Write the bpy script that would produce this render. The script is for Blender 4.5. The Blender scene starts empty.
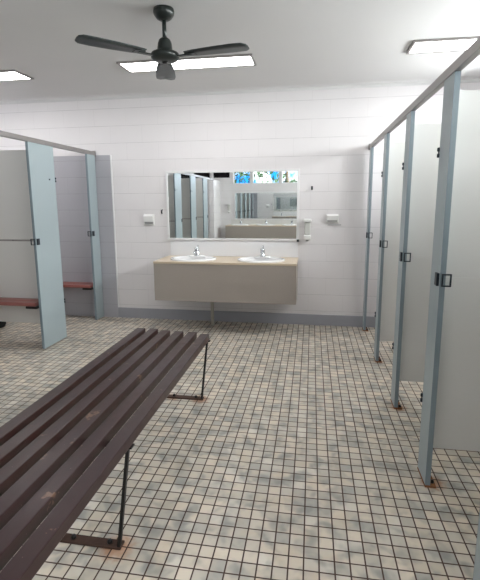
import bpy, bmesh, math, random
from mathutils import Vector, Matrix
random.seed(7)
SC = bpy.context.scene
COL = SC.collection
PI = math.pi

# ------------------------------------------------------------------ room dimensions (metres)
XL, XR = -4.10, 1.95          # side walls
YB, YR = 0.0, -7.30           # vanity wall, window wall
HC = 2.72                     # ceiling
RX, LX = 0.61, -2.632          # aisle faces of the two cubicle rows
TILE, TX0, TY0 = 0.0627, -0.0029, -3.5621

# ------------------------------------------------------------------ materials
def lin(c):
    return tuple(((v/255)/12.92 if v/255 <= .04045 else ((v/255+.055)/1.055)**2.4) for v in c) + (1,)

class N:
    """small node-graph helper"""
    def __init__(s, name):
        s.m = bpy.data.materials.new(name); s.m.use_nodes = True
        s.t = s.m.node_tree; s.t.nodes.clear()
        s.out = s.t.nodes.new('ShaderNodeOutputMaterial')
    def n(s, typ, **kw):
        nd = s.t.nodes.new('ShaderNode'+typ)
        for k, v in kw.items(): setattr(nd, k, v)
        return nd
    def l(s, a, b): s.t.links.new(a, b)
    def put(s, sock, v):
        if isinstance(v, bpy.types.NodeSocket): s.l(v, sock)
        else: sock.default_value = v
    def math(s, op, a, b=0.0, c=0.0):
        nd = s.n('Math', operation=op)
        for i, v in enumerate((a, b, c)): s.put(nd.inputs[i], v)
        return nd.outputs[0]
    def mix(s, f, a, b, blend='MIX'):
        nd = s.n('Mix', data_type='RGBA', blend_type=blend)
        s.put(nd.inputs[0], f); s.put(nd.inputs[6], a); s.put(nd.inputs[7], b)
        return nd.outputs[2]
    def pos(s):
        return s.n('TexCoord').outputs['Object']
    def noise(s, scale, detail=3, rough=.5, vec=None, dist=0):
        nd = s.n('TexNoise'); nd.inputs['Scale'].default_value = scale
        nd.inputs['Detail'].default_value = detail; nd.inputs['Roughness'].default_value = rough
        nd.inputs['Distortion'].default_value = dist
        s.l(vec if vec is not None else s.pos(), nd.inputs['Vector'])
        return nd.outputs['Fac']
    def ramp(s, f, stops):
        nd = s.n('ValToRGB'); e = nd.color_ramp.elements
        while len(e) < len(stops): e.new(.5)
        for i, (p, c) in enumerate(stops): e[i].position = p; e[i].color = c
        s.l(f, nd.inputs[0]); return nd.outputs[0]
    def sstep(s, v, a, b):
        nd = s.n('MapRange', interpolation_type='SMOOTHSTEP')
        s.put(nd.inputs[0], v); nd.inputs[1].default_value = a; nd.inputs[2].default_value = b
        return nd.outputs[0]
    def bump(s, h, strength=.3, dist=.003):
        nd = s.n('Bump'); nd.inputs['Strength'].default_value = strength
        nd.inputs['Distance'].default_value = dist; s.l(h, nd.inputs['Height'])
        return nd.outputs['Normal']
    def bsdf(s, col, rough=.5, metal=0, spec=.5, normal=None, coat=0):
        b = s.n('BsdfPrincipled')
        s.put(b.inputs['Base Color'], col); s.put(b.inputs['Roughness'], rough)
        b.inputs['Metallic'].default_value = metal; b.inputs['Specular IOR Level'].default_value = spec
        b.inputs['Coat Weight'].default_value = coat
        if normal is not None: s.l(normal, b.inputs['Normal'])
        s.l(b.outputs[0], s.out.inputs[0]); return b

def simple(name, rgb, rough=.5, metal=0, spec=.5, var=.06, scale=12, bump=0, bscale=150, coat=0):
    g = N(name); c = lin(rgb)
    d = tuple(max(0, v*(1-var*2)) for v in c[:3]) + (1,)
    col = g.mix(g.noise(scale, 4), c, d)
    nm = g.bump(g.noise(bscale, 2), bump, .002) if bump else None
    g.bsdf(col, rough, metal, spec, nm, coat); return g.m

M = {}
M['ceiling'] = simple('ceiling_paint', (212,211,211), .9, var=.03, scale=1.5, bump=.05, bscale=300)
M['trimwhite'] = simple('white_gloss_trim', (226,226,226), .45, var=.02)
M['grey_paint'] = simple('grey_gloss_paint', (160,161,168), .4, var=.05, scale=6, bump=.08, bscale=60)
M['blue_lam'] = simple('blue_grey_laminate', (158,171,175), .36, var=.03, scale=3, bump=.03, bscale=400)
M['blue_edge'] = simple('blue_grey_edging', (126,140,147), .4, var=.04)
M['white_lam'] = simple('off_white_laminate', (214,213,210), .3, var=.02, scale=3, bump=.02, bscale=300)
M['splash'] = simple('white_gloss_panel', (232,233,236), .25, var=.01)
M['alu'] = simple('satin_aluminium', (158,154,152), .42, .7, var=.06, scale=20)
M['chrome'] = simple('polished_chrome', (205,208,212), .12, 1, var=.02)
M['dark_metal'] = simple('dark_blue_steel', (42,50,58), .4, .5, var=.1)
M['black_steel'] = simple('black_painted_steel', (36,34,34), .45, .3, var=.15, scale=40)
M['rust'] = simple('rusty_flat_steel', (88,64,54), .75, .15, var=.3, scale=45, bump=.3, bscale=120)
M['orange_rust'] = simple('orange_rusted_plate', (158,104,66), .8, .05, var=.3, scale=60, bump=.3)
M['ceramic'] = simple('white_ceramic', (240,240,240), .12, var=.01, coat=.5)
M['taupe'] = simple('taupe_laminate', (163,154,146), .45, var=.07, scale=160, bump=.02)
M['tan'] = simple('tan_counter_laminate', (206,189,165), .35, var=.06, scale=60)
M['plastic'] = simple('white_plastic', (228,228,226), .35, var=.02)
M['plastic_grey'] = simple('grey_plastic', (150,150,150), .4, var=.05)
M['clear_plastic'] = simple('milky_plastic', (204,205,200), .25, var=.04)
M['pipe'] = simple('grey_pipe_plastic', (186,182,172), .45, var=.05)
M['fan'] = simple('black_fan_enamel', (34,40,38), .32, .2, var=.1)
M['fan_blade'] = simple('dark_grey_fan_blade', (52,58,58), .38, .2, var=.1)
M['bag'] = simple('black_nylon', (16,17,19), .8, var=.2, scale=50, bump=.2)
M['foliage'] = simple('tree_leaves', (44,78,40), .6, var=.3, scale=6)
M['bark'] = simple('tree_bark', (84,68,54), .9, var=.3, scale=12, bump=.4)
M['ground'] = simple('outside_lawn', (96,112,74), .95, var=.25, scale=2)
M['darkpane'] = simple('dark_louvre_glass', (14,15,17), .12, var=.05)
M['red_slat'] = simple('red_brown_painted_timber', (150,92,86), .4, var=.14, scale=14)

def mk_tile():
    g = N('mottled_square_floor_tiles')
    sp = g.n('SeparateXYZ'); g.l(g.pos(), sp.inputs[0])
    u = g.math('DIVIDE', g.math('SUBTRACT', sp.outputs[0], TX0), TILE)
    v = g.math('DIVIDE', g.math('SUBTRACT', sp.outputs[1], TY0), TILE)
    def edge(w): return g.math('ABSOLUTE', g.math('SUBTRACT', g.math('FRACT', w), .5))
    e = g.math('MAXIMUM', edge(u), edge(v))
    grout = g.sstep(e, .440, .460)
    cv = g.n('CombineXYZ'); g.l(g.math('FLOOR', u), cv.inputs[0]); g.l(g.math('FLOOR', v), cv.inputs[1])
    wn = g.n('TexWhiteNoise', noise_dimensions='2D'); g.l(cv.outputs[0], wn.inputs['Vector'])
    base = g.ramp(wn.outputs['Value'], [(0, lin((176,173,165))), (.25, lin((206,196,180))), (.5, lin((222,210,193))),
                                        (.75, lin((193,187,175))), (1, lin((222,215,203)))])
    mot = g.noise(9.5, 2, .5, dist=.3)
    c1 = g.mix(g.math('MULTIPLY', g.sstep(mot, .42, .74), .85), base, lin((138,138,134)))
    warm = g.noise(9, 2, .5, vec=g.pos())
    c2 = g.mix(g.math('MULTIPLY', g.sstep(warm, .5, .75), .35), c1, lin((204,186,160)))
    # rust bleeding from the feet of pilasters and bench
    rn = g.noise(40, 3)
    st = None
    for (px, py, r) in ((.66,-2.9,.085), (.645,-2.05,.075), (.64,-1.13,.06), (.63,-.15,.06), (-.80,-2.14,.09), (-.80,-3.57,.10), (-1.0,-2.13,.07)):
        d = g.n('VectorMath', operation='DISTANCE'); g.l(g.pos(), d.inputs[0]); d.inputs[1].default_value = (px, py, 0)
        w = g.math('MULTIPLY', g.sstep(g.math('ADD', d.outputs['Value'], g.math('MULTIPLY', g.math('SUBTRACT', rn, .5), .07)), r, r*.25), .72)
        st = w if st is None else g.math('MAXIMUM', st, w)
    c3 = g.mix(st, c2, lin((170,112,66)))
    gc = g.mix(g.noise(3, 2), lin((84,58,46)), lin((56,42,36)))
    col = g.mix(grout, c3, gc)
    rough = g.math('ADD', g.math('MULTIPLY', grout, .35), g.math('MULTIPLY', g.noise(60, 2), .12))
    rough = g.math('ADD', rough, .28)
    h = g.math('SUBTRACT', g.math('MULTIPLY', g.noise(55, 2), .25), grout)
    g.bsdf(col, rough, 0, .45, g.bump(h, .45, .002))
    return g.m
M['tile'] = mk_tile()

def mk_block(name, rgb, axis):
    """painted concrete blocks 0.4 x 0.2 in running bond; axis = the horizontal axis of the wall"""
    g = N(name)
    sp = g.n('SeparateXYZ'); g.l(g.pos(), sp.inputs[0])
    v = g.math('DIVIDE', g.math('SUBTRACT', sp.outputs[2], .1723), .2)
    row = g.math('FLOOR', v)
    par = g.math('MODULO', g.math('ADD', row, 40), 2)
    u = g.math('DIVIDE', g.math('SUBTRACT', sp.outputs[axis], .176), .4)
    u = g.math('ADD', u, g.math('MULTIPLY', g.math('ADD', par, 1), .5))
    ev = g.math('ABSOLUTE', g.math('SUBTRACT', g.math('FRACT', v), .5))
    eu = g.math('ABSOLUTE', g.math('SUBTRACT', g.math('FRACT', u), .5))
    jv = g.sstep(ev, .478, .496); ju = g.sstep(eu, .489, .498)
    j = g.math('MAXIMUM', jv, g.math('MULTIPLY', ju, .3))
    c = lin(rgb); d = tuple(x*.93 for x in c[:3])+(1,)
    base = g.mix(g.noise(2.2, 4), c, d)
    jn = g.sstep(g.noise(6, 2), .25, .65)
    jd = tuple(x*.70 for x in c[:3])+(1,)
    col = g.mix(g.math('MULTIPLY', j, g.math('MULTIPLY_ADD', jn, .55, .38)), base, jd)
    h = g.math('ADD', g.math('MULTIPLY', g.noise(70, 4, .6), .22), g.math('SUBTRACT', 1, j))
    g.bsdf(col, .55, 0, .4, g.bump(h, .3, .004)); return g.m
M['block_x'] = mk_block('white_painted_blocks', (226,223,224), 0)
M['block_y'] = mk_block('white_painted_blocks_side', (226,223,224), 1)
M['block_grey'] = mk_block('grey_painted_blocks', (176,175,181), 0)

def mk_wood():
    g = N('dark_brown_painted_timber')
    mp = g.n('Mapping'); g.l(g.pos(), mp.inputs[0]); mp.inputs['Scale'].default_value = (1, .12, 1)
    grain = g.noise(55, 4, .6, vec=mp.outputs[0])
    col = g.mix(grain, lin((60,31,27)), lin((28,15,14)))
    slow = g.noise(1.6, 2)
    col = g.mix(g.math('MULTIPLY', g.sstep(slow, .45, .7), .5), col, lin((52,38,42)))
    wear = g.sstep(g.noise(9, 5, .62), .655, .69)
    col = g.mix(g.math('MULTIPLY', wear, .5), col, lin((150,118,98)))
    dots = g.sstep(g.noise(70, 2), .74, .78)
    col = g.mix(g.math('MULTIPLY', dots, .4), col, lin((150,130,120)))
    g.bsdf(col, g.math('MULTIPLY_ADD', g.noise(20, 3), .2, .24), 0, .5, g.bump(grain, .25, .0015)); return g.m
M['wood'] = mk_wood()

def mk_mirror():
    g = N('mirror_silvering'); g.bsdf(lin((236,240,240)), .015, 1); return g.m
M['mirror'] = mk_mirror()

def mk_glass():
    g = N('clear_window_glass')
    fr = g.n('Fresnel'); fr.inputs[0].default_value = 1.35
    tr = g.n('BsdfTransparent'); tr.inputs[0].default_value = (.94,.97,.97,1)
    gl = g.n('BsdfGlossy'); gl.inputs['Roughness'].default_value = .03
    mx = g.n('MixShader'); g.l(fr.outputs[0], mx.inputs[0]); g.l(tr.outputs[0], mx.inputs[1]); g.l(gl.outputs[0], mx.inputs[2])
    g.l(mx.outputs[0], g.out.inputs[0]); return g.m
M['glass'] = mk_glass()

def mk_lamp(strength):
    g = N('fluorescent_diffuser')
    em = g.n('Emission'); em.inputs[0].default_value = (1,.985,.985,1); em.inputs[1].default_value = strength
    g.l(em.outputs[0], g.out.inputs[0]); return g.m
LAMP = 10.5
M['lamp'] = mk_lamp(LAMP)

# ------------------------------------------------------------------ mesh helpers
def box(bm, x0, x1, y0, y1, z0, z1, bev=0.0, seg=2, rot=None):
    t = bmesh.new()
    bmesh.ops.create_cube(t, size=1)
    for v in t.verts:
        v.co = Vector(((x0+x1)/2+v.co.x*(x1-x0), (y0+y1)/2+v.co.y*(y1-y0), (z0+z1)/2+v.co.z*(z1-z0)))
    if bev: bmesh.ops.bevel(t, geom=t.edges[:], offset=bev, segments=seg, affect='EDGES', profile=.5)
    if rot is not None: bmesh.ops.transform(t, matrix=rot, verts=t.verts[:])
    me = bpy.data.meshes.new('t'); t.to_mesh(me); t.free(); bm.from_mesh(me); bpy.data.meshes.remove(me)
    return bm

def tube(bm, pts, r, seg=12, cap=True):
    pts = [Vector(p) for p in pts]
    rr = r if isinstance(r, (list, tuple)) else [r]*len(pts)
    rings = []
    up = None
    for i, p in enumerate(pts):
        d = (pts[min(i+1, len(pts)-1)] - pts[max(i-1, 0)]).normalized()
        if up is None:
            a = Vector((0,0,1)) if abs(d.z) < .9 else Vector((1,0,0))
            up = d.cross(a).normalized()
        up = (up - d*up.dot(d)).normalized(); w = d.cross(up)
        rings.append([bm.verts.new(p + (up*math.cos(2*PI*k/seg) + w*math.sin(2*PI*k/seg))*rr[i]) for k in range(seg)])
    for a, b in zip(rings, rings[1:]):
        for k in range(seg):
            f = bm.faces.new((a[k], a[(k+1)%seg], b[(k+1)%seg], b[k])); f.smooth = True
    if cap:
        bm.faces.new(rings[0][::-1]); bm.faces.new(rings[-1])
    return bm

def lathe(bm, prof, c, sx=1, sy=1, seg=40, axis='z'):
    """profile of (radius, height) about a centre; radius 0 closes the end"""
    c = Vector(c)
    def P(r, h, k):
        a = 2*PI*k/seg
        if axis == 'z': return c + Vector((r*math.cos(a)*sx, r*math.sin(a)*sy, h))
        if axis == 'y': return c + Vector((r*math.cos(a)*sx, h, r*math.sin(a)*sy))
        return c + Vector((h, r*math.cos(a)*sx, r*math.sin(a)*sy))
    rings = []
    for r, h in prof:
        rings.append([bm.verts.new(P(0, h, 0))] if r == 0 else [bm.verts.new(P(r, h, k)) for k in range(seg)])
    for a, b in zip(rings, rings[1:]):
        for k in range(seg):
            k2 = (k+1) % seg
            if len(a) == 1 and len(b) == 1: continue
            if len(a) == 1: f = bm.faces.new((a[0], b[k2], b[k]))
            elif len(b) == 1: f = bm.faces.new((a[k], a[k2], b[0]))
            else: f = bm.faces.new((a[k], a[k2], b[k2], b[k]))
            f.smooth = True
    return bm

def prism(bm, poly, z0, z1, plane='xy'):
    def P(a, b, c): return (a, b, c) if plane == 'xy' else ((a, c, b) if plane == 'xz' else (c, a, b))
    lo = [bm.verts.new(P(a, b, z0)) for a, b in poly]; hi = [bm.verts.new(P(a, b, z1)) for a, b in poly]
    n = len(poly)
    bm.faces.new(lo[::-1]); bm.faces.new(hi)
    for i in range(n): bm.faces.new((lo[i], lo[(i+1)%n], hi[(i+1)%n], hi[i]))
    return bm

def B(): return bmesh.new()

def obj(name, bm, mat, parent=None, loc=None):
    bmesh.ops.recalc_face_normals(bm, faces=bm.faces[:])
    me = bpy.data.meshes.new(name); bm.to_mesh(me); bm.free()
    o = bpy.data.objects.new(name, me); COL.objects.link(o)
    me.materials.append(mat)
    if parent is not None:
        o.parent = parent
    if loc is not None: o.location = loc
    return o

def thing(name, label, cat, loc=(0,0,0), rz=0, group=None):
    o = bpy.data.objects.new(name, None); COL.objects.link(o); o.empty_display_size = .1
    o.location = loc; o.rotation_euler = (0,0,rz)
    return tag(o, label, cat, group)

def tag(o, label, cat, group=None):
    o['label'] = label; o['category'] = cat
    if group: o['group'] = group
    return o

def struct(name, bm, mat, parent=None):
    o = obj(name, bm, mat, parent)
    if parent is None: o['kind'] = 'structure'
    return o

def copy_thing(root, loc, label, rz=None):
    r = root.copy(); COL.objects.link(r); r.location = loc; r['label'] = label
    if rz is not None: r.rotation_euler = (0,0,rz)
    for ch in list(root.children):
        c = ch.copy(); COL.objects.link(c); c.parent = r
        for g in list(ch.children):
            d = g.copy(); COL.objects.link(d); d.parent = c
    return r

# ------------------------------------------------------------------ the room
T = .12
struct('floor', box(B(), XL-T, XR+T, YR-T, YB+T, -.1, 0), M['tile'])
struct('ceiling', box(B(), XL-T, XR+T, YR-T, YB+T, HC, HC+.1), M['ceiling'])
struct('wall_back', box(B(), XL-T, XR+T, YB, YB+T, 0, HC), M['block_x'])
struct('wall_left', box(B(), XL-T, XL, YR, YB, 0, HC), M['block_y'])
RW0, RW1 = 2.10, 2.50
RWIN = [(-6.9+1.10*k, -5.9+1.10*k) for k in range(6)]
bm = B(); box(bm, XR, XR+T, YR, YB, 0, RW0); box(bm, XR, XR+T, YR, YB, RW1, HC)
edges = [YR] + [v for w in RWIN for v in w] + [YB]
for a, b in zip(edges[0::2], edges[1::2]): box(bm, XR, XR+T, a, b, RW0, RW1)
struct('wall_right', bm, M['block_y'])
for i, (a, b) in enumerate(RWIN):
    bm = B(); f = .022
    box(bm, XR+.03, XR+.09, a, b, RW0, RW0+f, .003); box(bm, XR+.03, XR+.09, a, b, RW1-f, RW1, .003)
    box(bm, XR+.03, XR+.09, a, a+f, RW0+f, RW1-f, .003); box(bm, XR+.03, XR+.09, b-f, b, RW0+f, RW1-f, .003)
    w = struct('window_%d' % (11+i), bm, M['trimwhite'])
    obj('pane', box(B(), XR+.057, XR+.063, a+f, b-f, RW0+f, RW1-f), M['glass'], w)
def portal(name, loc, rot, sx, sy):
    L = bpy.data.lights.new(name, 'AREA'); L.shape = 'RECTANGLE'; L.size = sx; L.size_y = sy; L.cycles.is_portal = True
    o = bpy.data.objects.new(name, L); COL.objects.link(o); o.location = loc; o.rotation_euler = rot
portal('right_window_portal', (XR+T+.02, -3.65, 2.3), (0, PI/2, 0), .42, 6.6)
portal('rear_window_portal', (-.37, YR-T-.02, 2.17), (PI/2, 0, 0), 3.8, .36)
# rear wall with a band of high windows
WZ0, WZ1 = 1.965, 2.36
DZ0 = 2.12
WIN = [(-2.24,-1.74,'glass'), (-1.68,-.92,'glass'), (-.86,-.10,'glass'), (-.04,.70,'glass'), (.76,1.5,'glass'),
       (-2.84,-2.32,'dark'), (-3.42,-2.90,'dark'), (-4.0,-3.48,'dark')]
bm = B()
box(bm, XL-T, XR+T, YR-T, YR, 0, WZ0); box(bm, XL-T, XR+T, YR-T, YR, WZ1, HC)
xs = sorted(WIN); edges = [XL-T] + [v for w in xs for v in w[:2]] + [XR+T]
for a, b in zip(edges[0::2], edges[1::2]): box(bm, a, b, YR-T, YR, WZ0, WZ1)
for a, b, k in WIN:
    if k == 'dark': box(bm, a, b, YR-T, YR, WZ0, DZ0)
struct('wall_rear', bm, M['block_x'])
for i, (a, b, k) in enumerate(WIN):
    bm = B(); f = .022; z0 = DZ0 if k == 'dark' else WZ0
    box(bm, a, b, YR-.09, YR-.03, z0, z0+f, .003); box(bm, a, b, YR-.09, YR-.03, WZ1-f, WZ1, .003)
    box(bm, a, a+f, YR-.09, YR-.03, z0+f, WZ1-f, .003); box(bm, b-f, b, YR-.09, YR-.03, z0+f, WZ1-f, .003)
    w = struct('window_%d' % (i+1), bm, M['trimwhite'])
    p = B()
    if k == 'glass': box(p, a+f, b-f, YR-.063, YR-.057, z0+f, WZ1-f)
    else:
        n = 4; hh = (WZ1-z0-2*f)/n
        for q in range(n):
            zc = z0+f+hh*(q+.5)
            R_ = Matrix.Translation((0,YR-.06,zc)) @ Matrix.Rotation(math.radians(18), 4, 'X') @ Matrix.Translation((0,-(YR-.06),-zc))
            box(p, a+f, b-f, YR-.064, YR-.056, zc-hh*.55, zc+hh*.55, rot=R_)
    obj('pane', p, M['glass'] if k == 'glass' else M['darkpane'], w)

# cornice, baseboards, grey painted block in the left cubicle, low end wall at the rear
def cornice(a, b, axis, at, sgn):
    bm = B(); s = .045
    prof = [(0,0), (s,0), (s*.62,-.012), (s*.3,-s*.3), (.012,-s*.62), (0,-s)]
    if axis == 'x': prism(bm, [(at+sgn*p, HC+q) for p, q in prof], a, b, plane='yz')
    else: prism(bm, [(at+sgn*p, HC+q) for p, q in prof], a, b, plane='xz')
    return bm
struct('trim_1', cornice(XL, XR, 'x', YB, -1), M['ceiling'])
GX = -2.44
struct('baseboard_back', box(B(), GX+.001, XR, -.012, YB, 0, .132, .003), M['grey_paint'])
struct('trim_2', box(B(), XL, GX, -.010, YB, 0, 2.035), M['block_grey'])
struct('trim_3', box(B(), GX, GX+.016, -.014, YB, .133, 2.035, .003), M['trimwhite'])
struct('wall_nib', box(B(), LX-.10, LX+.02, YR, -6.42, 0, 2.05), M['block_y'])

# outside, seen through the high windows
struct('ground_outside', box(B(), -14, 12, -30, YR-T-.01, -.2, -.1), M['ground'])
def tree(x, y, h, r, seed, label):
    rnd = random.Random(seed)
    t = thing('garden_tree', label, 'tree', (x, y, -.1))
    obj('trunk', tube(B(), [(0,0,0),(.05,0,h*.4),(0,.06,h*.8)], [.14,.11,.05]), M['bark'], t)
    bm = B()
    for k in range(330):
        d = Vector((rnd.gauss(0,1), rnd.gauss(0,1), rnd.gauss(0,.8))); d = d.normalized()*r*(rnd.random()**.4)
        c = Vector((0,0,h*.85)) + d; s = rnd.uniform(.06,.14)
        a = Vector((rnd.gauss(0,1),rnd.gauss(0,1),rnd.gauss(0,1))).normalized(); b = a.orthogonal().normalized(); n = a.cross(b)*s*.12
        vs = [bm.verts.new(c+a*s), bm.verts.new(c+b*s*.5+n), bm.verts.new(c-a*s), bm.verts.new(c-b*s*.5+n)]
        bm.faces.new(vs)
    obj('foliage', bm, M['foliage'], t)
tree(-2.7, -10.0, 3.1, 1.0, 3, 'leafy tree outside, behind the reflected high window next to the dark panes')
tree(-.9, -10.6, 3.4, 1.2, 5, 'leafy tree outside, behind the middle of the reflected bright windows')

# ------------------------------------------------------------------ ceiling lights
def ceiling_light(x0, label):
    L, W = 1.24, .30
    t = thing('ceiling_light', label, 'light', (x0+L/2, 0, HC), 0, 'fluorescent ceiling panels')
    bm = B(); f = .022
    box(bm, -L/2, L/2, -W/2, -W/2+f, -.016, 0, .003); box(bm, -L/2, L/2, W/2-f, W/2, -.016, 0, .003)
    box(bm, -L/2, -L/2+f, -W/2+f, W/2-f, -.016, 0, .003); box(bm, L/2-f, L/2, -W/2+f, W/2-f, -.016, 0, .003)
    obj('frame', bm, M['alu'], t)
    obj('diffuser', box(B(), -L/2+f, L/2-f, -W/2+f, W/2-f, -.010, -.003), M['lamp'], t)
    return t
lt = ceiling_light(-1.775, 'long fluorescent ceiling panel glowing right behind the dark fan')
lt.location.y = -1.02
def lamp(x0, y, label): return copy_thing(lt, (x0+.62, y, HC), label)
lamp(.765, -1.10, 'glowing ceiling panel above the right-hand row of cubicles')
lamp(-4.06, -.98, 'glowing ceiling panel above the changing cubicles with small benches')
lamp(-1.775, -5.3, 'ceiling panel over the middle of the window end of the room')
lamp(.60, -5.3, 'ceiling panel by the right wall at the window end of the room')
lamp(-4.06, -5.3, 'ceiling panel by the left wall at the window end of the room')

# ------------------------------------------------------------------ ceiling fan
def fan():
    t = thing('ceiling_fan', 'black three-bladed ceiling fan on a short rod in front of the bright panel', 'fan', (-.992, -2.13, HC))
    zb = 2.42-HC
    obj('canopy', lathe(B(), [(0,0),(.066,0),(.069,-.02),(.066,-.036),(.050,-.058),(.030,-.070),(0,-.070)], (0,0,0)), M['fan'], t)
    obj('downrod', tube(B(), [(0,0,-.06),(0,0,-.20)], .0135, 16), M['fan'], t)
    obj('motor_housing', lathe(B(), [(0,-.178),(.024,-.178),(.038,-.190),(.046,-.212),(.050,-.245),(.054,-.262),(.090,-.272),(.096,-.284),(.094,-.302),(.078,-.317),(.037,-.325),(0,-.327)], (0,0,0)), M['fan'], t)
    obj('motor_cap', lathe(B(), [(0,-.326),(.020,-.326),(.019,-.335),(0,-.337)], (0,0,0), seg=24), M['black_steel'], t)
    for ang in (224, 352, 108.5):
        bm = B()
        prof = [(.15,-.038,.048),(.22,-.054,.060),(.34,-.068,.070),(.48,-.076,.076),(.55,-.070,.072),(.574,-.040,.046)]
        Mx = Matrix.Rotation(math.radians(ang), 4, 'Z') @ Matrix.Translation((0,0,zb+.012)) @ Matrix.Rotation(math.radians(1), 4, 'X')
        top = []; bot = []
        for r, a, b in prof:
            top.append((bm.verts.new(Mx @ Vector((r,a,.003))), bm.verts.new(Mx @ Vector((r,(a+b)/2,.008))), bm.verts.new(Mx @ Vector((r,b,.003)))))
            bot.append((bm.verts.new(Mx @ Vector((r,a,-.003))), bm.verts.new(Mx @ Vector((r,(a+b)/2,.002))), bm.verts.new(Mx @ Vector((r,b,-.003)))))
        for i in range(len(prof)-1):
            for s, rev in ((top, 0), (bot, 1)):
                for k in (0,1): bm.faces.new((s[i][k], s[i][k+1], s[i+1][k+1], s[i+1][k])).smooth = True
            for k in (0,2): bm.faces.new((top[i][k], top[i+1][k], bot[i+1][k], bot[i][k]))
        for i in (0,-1):
            for k in (0,1): bm.faces.new((top[i][k], top[i][k+1], bot[i][k+1], bot[i][k]))
        bl = obj('blade', bm, M['fan_blade'], t)
        br = B()
        R_ = Matrix.Rotation(math.radians(ang), 4, 'Z')
        box(br, .075, .19, -.016, .016, zb-.002, zb+.006, .002, rot=R_)
        box(br, .15, .22, -.028, .034, zb+.003, zb+.009, .002, rot=R_)
        obj('blade_bracket', br, M['fan'], bl)
    return t
fan()

# ------------------------------------------------------------------ vanity, basins, mirror
def counter_top(bm, x0, x1, y0, y1, z0, z1, holes):
    t = bmesh.new()
    E = []
    def loop(pts):
        vs = [t.verts.new((a, b, z1)) for a, b in pts]
        for i in range(len(vs)): E.append(t.edges.new((vs[i], vs[(i+1)%len(vs)])))
    loop([(x0,y0),(x1,y0),(x1,y1),(x0,y1)])
    for cx, cy, rx, ry in holes: loop([(cx+rx*math.cos(2*PI*k/40), cy+ry*math.sin(2*PI*k/40)) for k in range(40)])
    bmesh.ops.triangle_fill(t, use_beauty=True, use_dissolve=False, edges=E)
    bmesh.ops.recalc_face_normals(t, faces=t.faces[:])
    ret = bmesh.ops.extrude_face_region(t, geom=t.faces[:])
    for v in [g for g in ret['geom'] if isinstance(g, bmesh.types.BMVert)]: v.co.z = z0
    me = bpy.data.meshes.new('t'); t.to_mesh(me); t.free(); bm.from_mesh(me); bpy.data.meshes.remove(me)
    return bm

def vanity(loc, rz, W, holes, label, group='wall-hung basin benches'):
    """origin on the wall line at floor level, front towards local -y"""
    t = thing('vanity_unit', label, 'vanity', loc, rz, group)
    D, z0, z1 = .55, .372, .815
    obj('countertop', counter_top(B(), -W/2, W/2, -D, -.001, z1-.022, z1, [(hx, -.325, .250, .185) for hx in holes]), M['tan'], t)
    obj('front_panel', box(B(), -W/2+.002, W/2-.002, -D+.004, -D+.022, z0, z1-.022, .002), M['taupe'], t)
    for s in (-1, 1):
        a = s*(W/2-.002); obj('side_panel', box(B(), min(a,a-s*.018), max(a,a-s*.018), -D+.022, -.001, z0, z1-.022, .002), M['taupe'], t)
    obj('bottom_panel', box(B(), -W/2+.02, W/2-.02, -D+.022, -.001, z0+.01, z0+.026), M['taupe'], t)
    return t
FVX, FVW = -.942, 1.588
vanity((FVX, 0, 0), 0, FVW, (-1.335-FVX, -.552-FVX), 'wall-hung taupe two-basin vanity with tan top below the large mirror')

def basin(loc, rz, label):
    """origin on the counter surface at the basin centre, tap at local +y"""
    t = thing('wash_basin', label, 'basin', loc, rz, 'oval white inset basins')
    obj('bowl', lathe(B(), [(1.0,0),(1.01,.010),(.99,.019),(.94,.022),(.88,.016),(.82,-.012),(.72,-.075),(.45,-.115),(.12,-.125),(.10,-.140),(.12,-.150),(.50,-.138),(.80,-.085),(.88,-.02),(.90,0)], (0,0,0), (.264), .205, 56), M['ceramic'], t)
    obj('drain', lathe(B(), [(0,-.118),(.022,-.118),(.026,-.124),(.026,-.135),(0,-.135)], (0,0,0), seg=24), M['chrome'], t)
    ty = .160
    obj('tap_ledge', lathe(B(), [(0,.030),(.050,.030),(.062,.024),(.066,.008),(0,.008)], (0,ty+.01,0), 1.5, .62, 32), M['ceramic'], t)
    bm = B()
    lathe(bm, [(0,.026),(.034,.026),(.033,.034),(.027,.040),(.026,.088),(.023,.096),(0,.098)], (0,ty,0), seg=24)
    tube(bm, [(0,ty,.062),(0,ty-.03,.076),(0,ty-.085,.078),(0,ty-.11,.068),(0,ty-.114,.054)], [.018,.018,.016,.015,.014], 14)
    tp = obj('tap', bm, M['chrome'], t)
    lv = B(); lathe(lv, [(0,.097),(.028,.097),(.029,.110),(.020,.120),(0,.121)], (0,ty,0), seg=24)
    tube(lv, [(0,ty,.110),(0,ty+.03,.126),(0,ty+.052,.142)], [.010,.009,.008], 10)
    obj('tap_lever', lv, M['chrome'], tp)
    return t
CZ = .815
b0 = basin((-1.335, -.325, CZ), 0, 'left oval white basin with chrome tap in the tan vanity top')
copy_thing(b0, (-.552, -.325, CZ), 'right oval white basin with chrome tap, nearer the soap dispenser')

tag(obj('waste_pipe', tube(B(), [(-1.15,-.20,.38),(-1.15,-.20,0)], .020, 16), M['pipe']), 'short grey waste pipe from vanity underside down to the floor', 'pipe')

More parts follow.
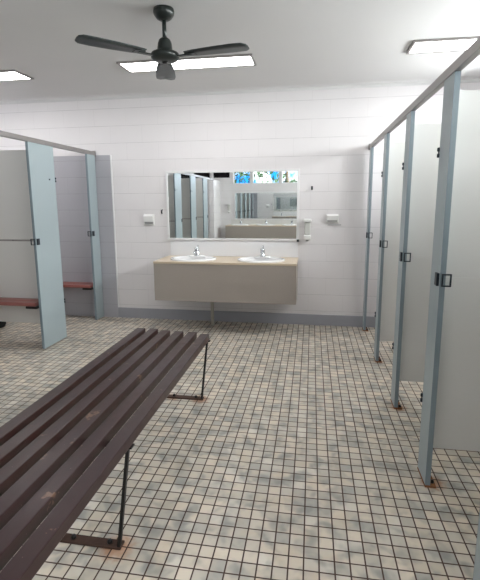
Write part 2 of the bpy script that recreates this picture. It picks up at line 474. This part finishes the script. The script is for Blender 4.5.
def mirror(loc, rz, W, z0, z1, label):
    t = thing('wall_mirror', label, 'mirror', loc, rz, 'framed wall mirrors')
    f, d = .026, .022
    bm = B()
    box(bm, -W/2, W/2, -d, -.001, z0, z0+f, .003); box(bm, -W/2, W/2, -d, -.001, z1-f, z1, .003)
    box(bm, -W/2, -W/2+f, -d, -.001, z0+f, z1-f, .003); box(bm, W/2-f, W/2, -d, -.001, z0+f, z1-f, .003)
    obj('frame', bm, M['trimwhite'], t)
    obj('mirror_glass', box(B(), -W/2+f, W/2-f, -.013, -.003, z0+f, z1-f), M['mirror'], t)
    return t
MX, MW = -.945, 1.595
m0 = mirror((MX,0,0), 0, MW, 1.008, 1.832, 'large white-framed wall mirror above the two-basin vanity')
obj('corner_clip', box(B(), MW/2-.022, MW/2+.006, -.028, -.006, 1.000, 1.028, .002), M['dark_metal'], m0)
tag(obj('splashback', box(B(), -1.71, -.155, -.010, -.001, .8155, 1.003, .002), M['splash']), 'plain white splashback panel between mirror and tan vanity top', 'splashback')

# rear vanity and mirror, seen reflected
vanity((-1.27, YR, 0), PI, 2.2, (-.72, 0, .72), 'long taupe three-basin vanity under the high windows, reflected in the mirror')
for x, lb in ((-1.99,'farthest left'), (-1.27,'middle'), (-.55,'farthest right')):
    copy_thing(b0, (x, YR+.325, CZ), lb + ' of the three reflected white basins under the high windows', PI)
mirror((-1.20,YR,0), PI, 2.0, .96, 1.73, 'wide mirror below the high windows, seen inside the vanity mirror')
tag(obj('rear_splashback', box(B(), -2.3, -.24, YR+.001, YR+.010, .816, .958, .002), M['white_lam']), 'white splashback strip behind the three reflected basins', 'splashback')

# ------------------------------------------------------------------ small things on the vanity wall
def socket(x, z, w, h, label):
    t = thing('wall_socket', label, 'socket', (x, -.001, z), 0, 'white wall sockets')
    obj('back_plate', box(B(), -w/2, w/2, -.016, 0, -h/2, h/2, .005), M['plastic'], t)
    bm = B(); prism(bm, [(-.016,-h*.20),(-.034,-h*.20),(-.042,h*.30),(-.016,h*.48)], -w*.44, w*.44, plane='yz')
    obj('hood', bm, M['plastic'], t)
    obj('outlet_face', box(B(), -w*.40, w*.40, -.026, -.016, -h*.38, -h*.14, .003), M['plastic_grey'], t)
    return t
socket(-1.972, 1.256, .135, .135, 'white hooded socket on the block wall beside the grey cubicle panel')
s2 = socket(.232, 1.272, .142, .098, 'white hooded socket on the block wall beside the soap dispenser')
obj('conduit_line', box(B(), -.05, .10, -.006, 0, -.078, -.070), M['plastic_grey'], s2)

def dispenser(loc, rz, label):
    t = thing('soap_dispenser', label, 'dispenser', loc, rz, 'soap dispensers')
    obj('cap', box(B(), -.045, .045, -.078, 0, .085, .122, .010, 3), M['plastic'], t)
    obj('reservoir', box(B(), -.034, .034, -.052, 0, -.062, .085, .012, 3), M['clear_plastic'], t)
    nz = obj('pump_head', box(B(), -.040, .040, -.080, 0, -.115, -.062, .010, 3), M['plastic'], t)
    obj('nozzle', lathe(B(), [(0,-.130),(.014,-.130),(.018,-.114),(0,-.114)], (0,-.055,0), seg=20), M['plastic_grey'], nz)
    return t
d0 = dispenser((-.048, -.001, 1.145), 0, 'white soap dispenser on the wall just right of the vanity mirror')
copy_thing(d0, (-2.36, YR+.001, 1.28), 'soap dispenser by the high-window wall, reflected beside the inner mirror', PI)

def hook(x, z, label, big):
    t = thing('wall_hook', label, 'hook', (x, -.001, z), 0, 'dark wall hooks')
    s = 1.0 if big else .62
    obj('plate', box(B(), -.016*s, .016*s, -.005, 0, -.034*s, .034*s, .002), M['plastic'] if big else M['dark_metal'], t)
    obj('prong', tube(B(), [(0,-.004,.012*s),(0,-.03*s,.004*s),(.004,-.042*s,-.010*s),(.002,-.036*s,-.028*s),(0,-.018*s,-.030*s)], .008*s, 12), M['dark_metal'], t)
hook(-1.800, 1.362, 'small dark coat hook on the wall left of the mirror', True)
hook(-.006, 1.616, 'tiny dark hook high on the wall right of the mirror', False)

# ------------------------------------------------------------------ cubicle rows
PT = .025     # pilaster thickness
RZ0, RZ1 = 2.032, 2.077
def pilaster(side, yc, w, label, keeper=True, hinge=True, foot=True, extra=False):
    """side +1: right-hand row (aisle face looks to -x); -1: left-hand row"""
    X = RX if side > 0 else LX
    g = 'blue-grey pilasters of the right-hand row' if side > 0 else 'blue-grey pilasters of the left-hand row'
    t = thing('cubicle_pilaster', label, 'pilaster', (X, yc, 0), 0, g)
    s = side
    def bx(x0, x1, *a, **k): return box(B(), min(s*x0, s*x1), max(s*x0, s*x1), *a, **k)
    obj('panel', bx(0, PT, -w/2+.002, w/2-.002, .012, RZ0-.001, .001), M['blue_lam'], t)
    bm = B()
    for e in (-1, 1): box(bm, min(0, s*PT), max(0, s*PT), min(e*w/2, e*(w/2-.003)), max(e*w/2, e*(w/2-.003)), .012, RZ0-.001)
    obj('edging', bm, M['blue_edge'], t)
    if keeper:
        k = obj('latch_keeper', bx(-.012, 0, -w/2+.012, -w/2+.050, 1.062, 1.124, .002), M['dark_metal'], t)
        bm = B(); y1 = -w/2+.001; y0 = y1-.010; zc = 1.093; h = .031; q = .0065
        def rb(xa, xb, za, zb_): box(bm, min(s*xa, s*xb), max(s*xa, s*xb), y0, y1, za, zb_, .001)
        rb(.006, .050, zc+h-q, zc+h); rb(.006, .050, zc-h, zc-h+q); rb(.006, .006+q, zc-h+q, zc+h-q); rb(.050-q, .050, zc-h+q, zc+h-q)
        obj('strike_loop', bm, M['dark_metal'], k)
    if hinge:
        for z in (1.70, .42):
            bm = B()
            tube(bm, [(s*-.003, w/2+.003, z-.024), (s*-.003, w/2+.003, z-.020), (s*-.003, w/2+.003, z-.006), (s*-.003, w/2+.003, z-.005), (s*-.003, w/2+.003, z+.005), (s*-.003, w/2+.003, z+.006), (s*-.003, w/2+.003, z+.020), (s*-.003, w/2+.003, z+.024)],
                 [.006,.0075,.0075,.003,.003,.0075,.0075,.006], 12)
            obj('hinge', bm, M['dark_metal'], t)
    if extra:
        bm = B(); tube(bm, [(s*0, .10, 1.70), (s*-.006, .10, 1.70)], .008, 12); obj('screw', bm, M['dark_metal'], t)
    if foot:
        bm = B()
        box(bm, min(s*-.002, s*.055), max(s*-.002, s*.055), -w/2-.004, w/2+.002, 0, .010, .002)
        box(bm, min(s*PT, s*(PT+.005)), max(s*PT, s*(PT+.005)), -w/2+.01, w/2-.01, .01, .05, .001)
        ft = obj('foot_bracket', bm, M['orange_rust'], t)
        for dy in (-.050, .030): obj('bolt', lathe(B(), [(0,.024),(.008,.024),(.010,.018),(.010,.008),(0,.008)], (s*.041, dy, 0), seg=10), M['black_steel'], ft)
    return t
RP = [(-.112,.125,'far right pilaster standing closest to the vanity wall'),
      (-1.09,.135,'right row pilaster second out from the vanity wall, slim blue-grey'),
      (-2.005,.140,'tall right row pilaster third out from the vanity wall, rusty foot'),
      (-2.864,.160,'largest blue-grey pilaster in view, right row, rusty bracket at its foot'),
      (-3.69,.160,'nearest right row pilaster, only a sliver in the bottom corner')]
for yc, w, lb in RP: pilaster(1, yc, w, lb, hinge=-3.5 < yc < -.5)
LP = [(-.115,.19,'slim left row pilaster beside the grey panel at the vanity wall'),
      (-1.10,.405,'wide pale blue-grey pilaster with screw dots, left row'),
      (-2.22,.42,'third left row pilaster out from the vanity wall'),
      (-3.35,.42,'fourth left row pilaster out, first in the mirror reflection'),
      (-4.48,.42,'fifth left row pilaster out, second in the mirror reflection'),
      (-5.61,.42,'sixth left row pilaster out, farthest in the mirror reflection')]
for yc, w, lb in LP: pilaster(-1, yc, w, lb, foot=False, extra=w > .2, hinge=w > .2)

def divider(side, yc, label):
    g = 'off-white dividers of the right-hand row' if side > 0 else 'off-white dividers of the left-hand row'
    x0, x1 = (RX+PT+.001, XR-.002) if side > 0 else (XL+.002, LX-PT-.001)
    t = thing('cubicle_divider', label, 'partition', (x0, yc, 0), 0, g)
    W = x1-x0; h = .0085
    obj('upper_panel', box(B(), 0, W, -h, h, 1.093, 1.962 if side > 0 else 1.985, .0015), M['white_lam'], t)
    obj('lower_panel', box(B(), 0, W, -h, h, .188 if side > 0 else .215, 1.083, .0015), M['white_lam'], t)
    bm = B(); box(bm, 0, W, -h-.0025, h+.0025, 1.079, 1.097, .001)
    js = obj('joint_strip', bm, M['white_lam'] if side > 0 else M['alu'], t)
    if side < 0:
        for k in range(5): obj('screw', lathe(B(), [(0,0),(.004,0),(.005,.003),(0,.003)], (W-.10-.27*k, -h-.0055, 1.088), seg=8, axis='y'), M['dark_metal'], js)
    return t
for yc, lb in ((-1.09,'white divider behind the second pilaster of the right row'), (-2.005,'white divider behind the third pilaster of the right row'),
               (-2.872,'broad white divider behind the largest pilaster at the right'), (-3.69,'nearest right row divider, just outside the bottom corner')):
    divider(1, yc, lb)
for yc, lb in ((-1.09,'off-white divider with a row of screws above the nearer small bench'), (-2.22,'third divider out from the vanity wall, left row'),
               (-3.35,'fourth divider out, first in the mirror reflection'), (-4.48,'fifth divider out, second in the mirror reflection'),
               (-5.61,'sixth divider out, deepest in the mirror reflection')):
    divider(-1, yc, lb)

def rail(x0, x1, y0, y1, label):
    t = thing('head_rail', label, 'rail', (x0, y0, RZ0), 0, 'aluminium head rails')
    L = y1-y0
    obj('tube', box(B(), 0, x1-x0, 0, L-.006, 0, RZ1-RZ0, .003), M['alu'], t)
    obj('wall_flange', box(B(), -.008, x1-x0+.008, L-.006, L-.001, -.012, RZ1-RZ0+.012, .002), M['alu'], t)
rail(RX-.003, RX+PT+.004, -3.86, YB, 'aluminium head rail along the tops of the right-hand pilasters')
rail(LX-PT-.004, LX+.003, -6.41, YB-.010, 'aluminium head rail along the tops of the left-hand pilasters')

def cubicle_bench(x0, x1, yb, z, label):
    t = thing('cubicle_bench', label, 'bench', (x0, yb, z), 0, 'small benches inside the left cubicles')
    W = x1-x0; bm = B()
    for k in range(2):
        y1 = -.012-.108*k; box(bm, 0, W, y1-.098, y1, -.034, 0, .005)
    obj('seat', bm, M['red_slat'], t)
    for bx in (W-.10, .10):
        bb = B(); box(bb, bx, bx+.12, -.222, -.002, -.058, -.034, .002); box(bb, bx+.04, bx+.08, -.012, -.002, -.14, -.055, .001)
        obj('bracket', bb, M['black_steel'], t)
    return t
cubicle_bench(XL+.01, LX-.06, -1.09-.0085, .485, 'red-brown slatted bench fixed to the screwed divider, nearer left cubicle')
cubicle_bench(XL+.01, LX-.06, -.010, .455, 'red-brown slatted bench against the grey wall, far left cubicle')

def bag():
    t = thing('duffel_bag', 'black bag on the floor seen under the nearer left divider', 'bag', (-3.80, -.74, 0))
    bm = B(); box(bm, -.21, .21, -.16, .16, 0, .27, .05, 4)
    for v in bm.verts:
        k = 1-.22*max(0, v.co.z/.24-.3); v.co.x *= k; v.co.y *= k
    for f in bm.faces: f.smooth = True
    obj('body', bm, M['bag'], t)
    obj('handle', tube(B(), [(-.10,-.05,.255),(-.08,-.05,.31),(0,-.05,.34),(.08,-.05,.31),(.10,-.05,.255)], .010, 10), M['bag'], t)
bag()

# ------------------------------------------------------------------ the long slatted bench
def long_bench():
    ztop, th = .49, .050
    y0, y1 = -5.02, -2.03
    t = thing('slatted_bench', 'long dark brown slatted bench on thin steel legs, running down the tiled floor', 'bench', (-1.045, y1, 0))
    rights = [-1.275, -1.168, -1.062, -.953, -.846, -.741]
    ends = [.050, .045, .020, .012, .005, -.030]
    bm = B()
    for r, e in zip(rights, ends):
        box(bm, r-.067+1.045, r+1.045, y0-y1, e, ztop-th, ztop, .004, 2)
    obj('seat', bm, M['wood'], t)
    for yf, lean in ((-2.145,.085), (-3.572,.075), (-4.90,.075)):
        bm = B(); zt = ztop-th
        fy = yf-y1; fx = .258
        def flat(p, q, w, d):
            p, q = Vector(p), Vector(q); ax = (q-p).normalized(); sx = Vector((1,0,0)); sx = (sx-ax*sx.dot(ax)).normalized(); sy = ax.cross(sx)
            vs = []
            for c in (p, q):
                vs.append([bm.verts.new(c+sx*a*w/2+sy*b*d/2) for a, b in ((-1,-1),(1,-1),(1,1),(-1,1))])
            bm.faces.new(vs[0][::-1]); bm.faces.new(vs[1])
            for k in range(4): bm.faces.new((vs[0][k], vs[0][(k+1)%4], vs[1][(k+1)%4], vs[1][k]))
        for s in (-1, 1):
            flat((s*fx, fy, .004), (s*(fx+.030), fy+lean, zt), .013, .017)
        # cross bar under the slats
        box(bm, -.33, .31, fy+lean-.018, fy+lean+.018, zt-.008, zt-.0005, .001)
        lg = obj('leg_frame', bm, M['black_steel'], t)
        fb = B()
        box(fb, -fx-.012, fx+.010, fy-.012, fy+.034, 0, .011, .002)
        fo = obj('foot_bar', fb, M['rust'], lg)
        for x in (-.21, -.03, .04, .21): obj('foot_bolt', lathe(B(), [(0,.026),(.008,.026),(.011,.020),(.011,.010),(0,.010)], (x, fy+.011, 0), seg=12), M['black_steel'], lg)
    return t
long_bench()

SUNNY = 33.0
# ------------------------------------------------------------------ daylight
w = bpy.data.worlds.new('sky'); SC.world = w; w.use_nodes = True
nt = w.node_tree; nt.nodes.clear()
o = nt.nodes.new('ShaderNodeOutputWorld'); bg = nt.nodes.new('ShaderNodeBackground')
tc = nt.nodes.new('ShaderNodeTexCoord'); nz = nt.nodes.new('ShaderNodeTexNoise'); nz.inputs['Scale'].default_value = 26; nz.inputs['Detail'].default_value = 4
cr = nt.nodes.new('ShaderNodeValToRGB')
e = cr.color_ramp.elements; e[0].position = .42; e[0].color = lin((30,140,235)); e[1].position = .52; e[1].color = (1,1,1,1)
nt.links.new(tc.outputs['Generated'], nz.inputs['Vector']); nt.links.new(nz.outputs['Fac'], cr.inputs[0])
# the sky is brightest on the sunny side, off to the right of the building
sp = nt.nodes.new('ShaderNodeSeparateXYZ'); nt.links.new(tc.outputs['Generated'], sp.inputs[0])
mr = nt.nodes.new('ShaderNodeMapRange'); mr.interpolation_type = 'SMOOTHSTEP'
nt.links.new(sp.outputs[0], mr.inputs[0])
mr.inputs[1].default_value = .15; mr.inputs[2].default_value = .9; mr.inputs[3].default_value = 2.2; mr.inputs[4].default_value = SUNNY
mc = nt.nodes.new('ShaderNodeMix'); mc.data_type = 'RGBA'; nt.links.new(cr.outputs[0], mc.inputs[6]); mc.inputs[7].default_value = (1,.982,.975,1)
m2 = nt.nodes.new('ShaderNodeMapRange'); nt.links.new(sp.outputs[0], m2.inputs[0]); m2.inputs[1].default_value = .15; m2.inputs[2].default_value = .8
nt.links.new(m2.outputs[0], mc.inputs[0])
nt.links.new(mc.outputs[2], bg.inputs[0]); nt.links.new(mr.outputs[0], bg.inputs[1])
nt.links.new(bg.outputs[0], o.inputs[0])

# ------------------------------------------------------------------ camera
F_PX, CY, PITCH, YAW, ROLL, CAMH, CAMD = 432.12, 274.58, .1675, .1643, -.0056, 1.4688, 5.1025
cyw, syw = math.cos(YAW), math.sin(YAW)
fw = Vector((-syw*math.cos(PITCH), cyw*math.cos(PITCH), -math.sin(PITCH)))
rt = Vector((cyw, syw, 0)); up = rt.cross(fw)
c, s = math.cos(ROLL), math.sin(ROLL)
r2, u2 = rt*c + up*s, up*c - rt*s
cam = bpy.data.cameras.new('camera'); co = bpy.data.objects.new('camera', cam); COL.objects.link(co)
mw = Matrix((r2, u2, -fw)).transposed().to_4x4(); mw.translation = (0, -CAMD, CAMH)
co.matrix_world = mw
cam.sensor_fit = 'VERTICAL'; cam.sensor_height = 24; cam.lens = F_PX/580*24
cam.shift_y = -(290-CY)/580; cam.clip_start = .02
SC.camera = co

vs = SC.view_settings
vs.view_transform = 'Standard'; vs.look = 'None'; vs.gamma = 1; vs.use_curve_mapping = False; vs.exposure = 0.52
SC.cycles.use_denoising = True
SC.cycles.max_bounces = 10; SC.cycles.diffuse_bounces = 6; SC.cycles.glossy_bounces = 6
SC.cycles.sample_clamp_indirect = 8
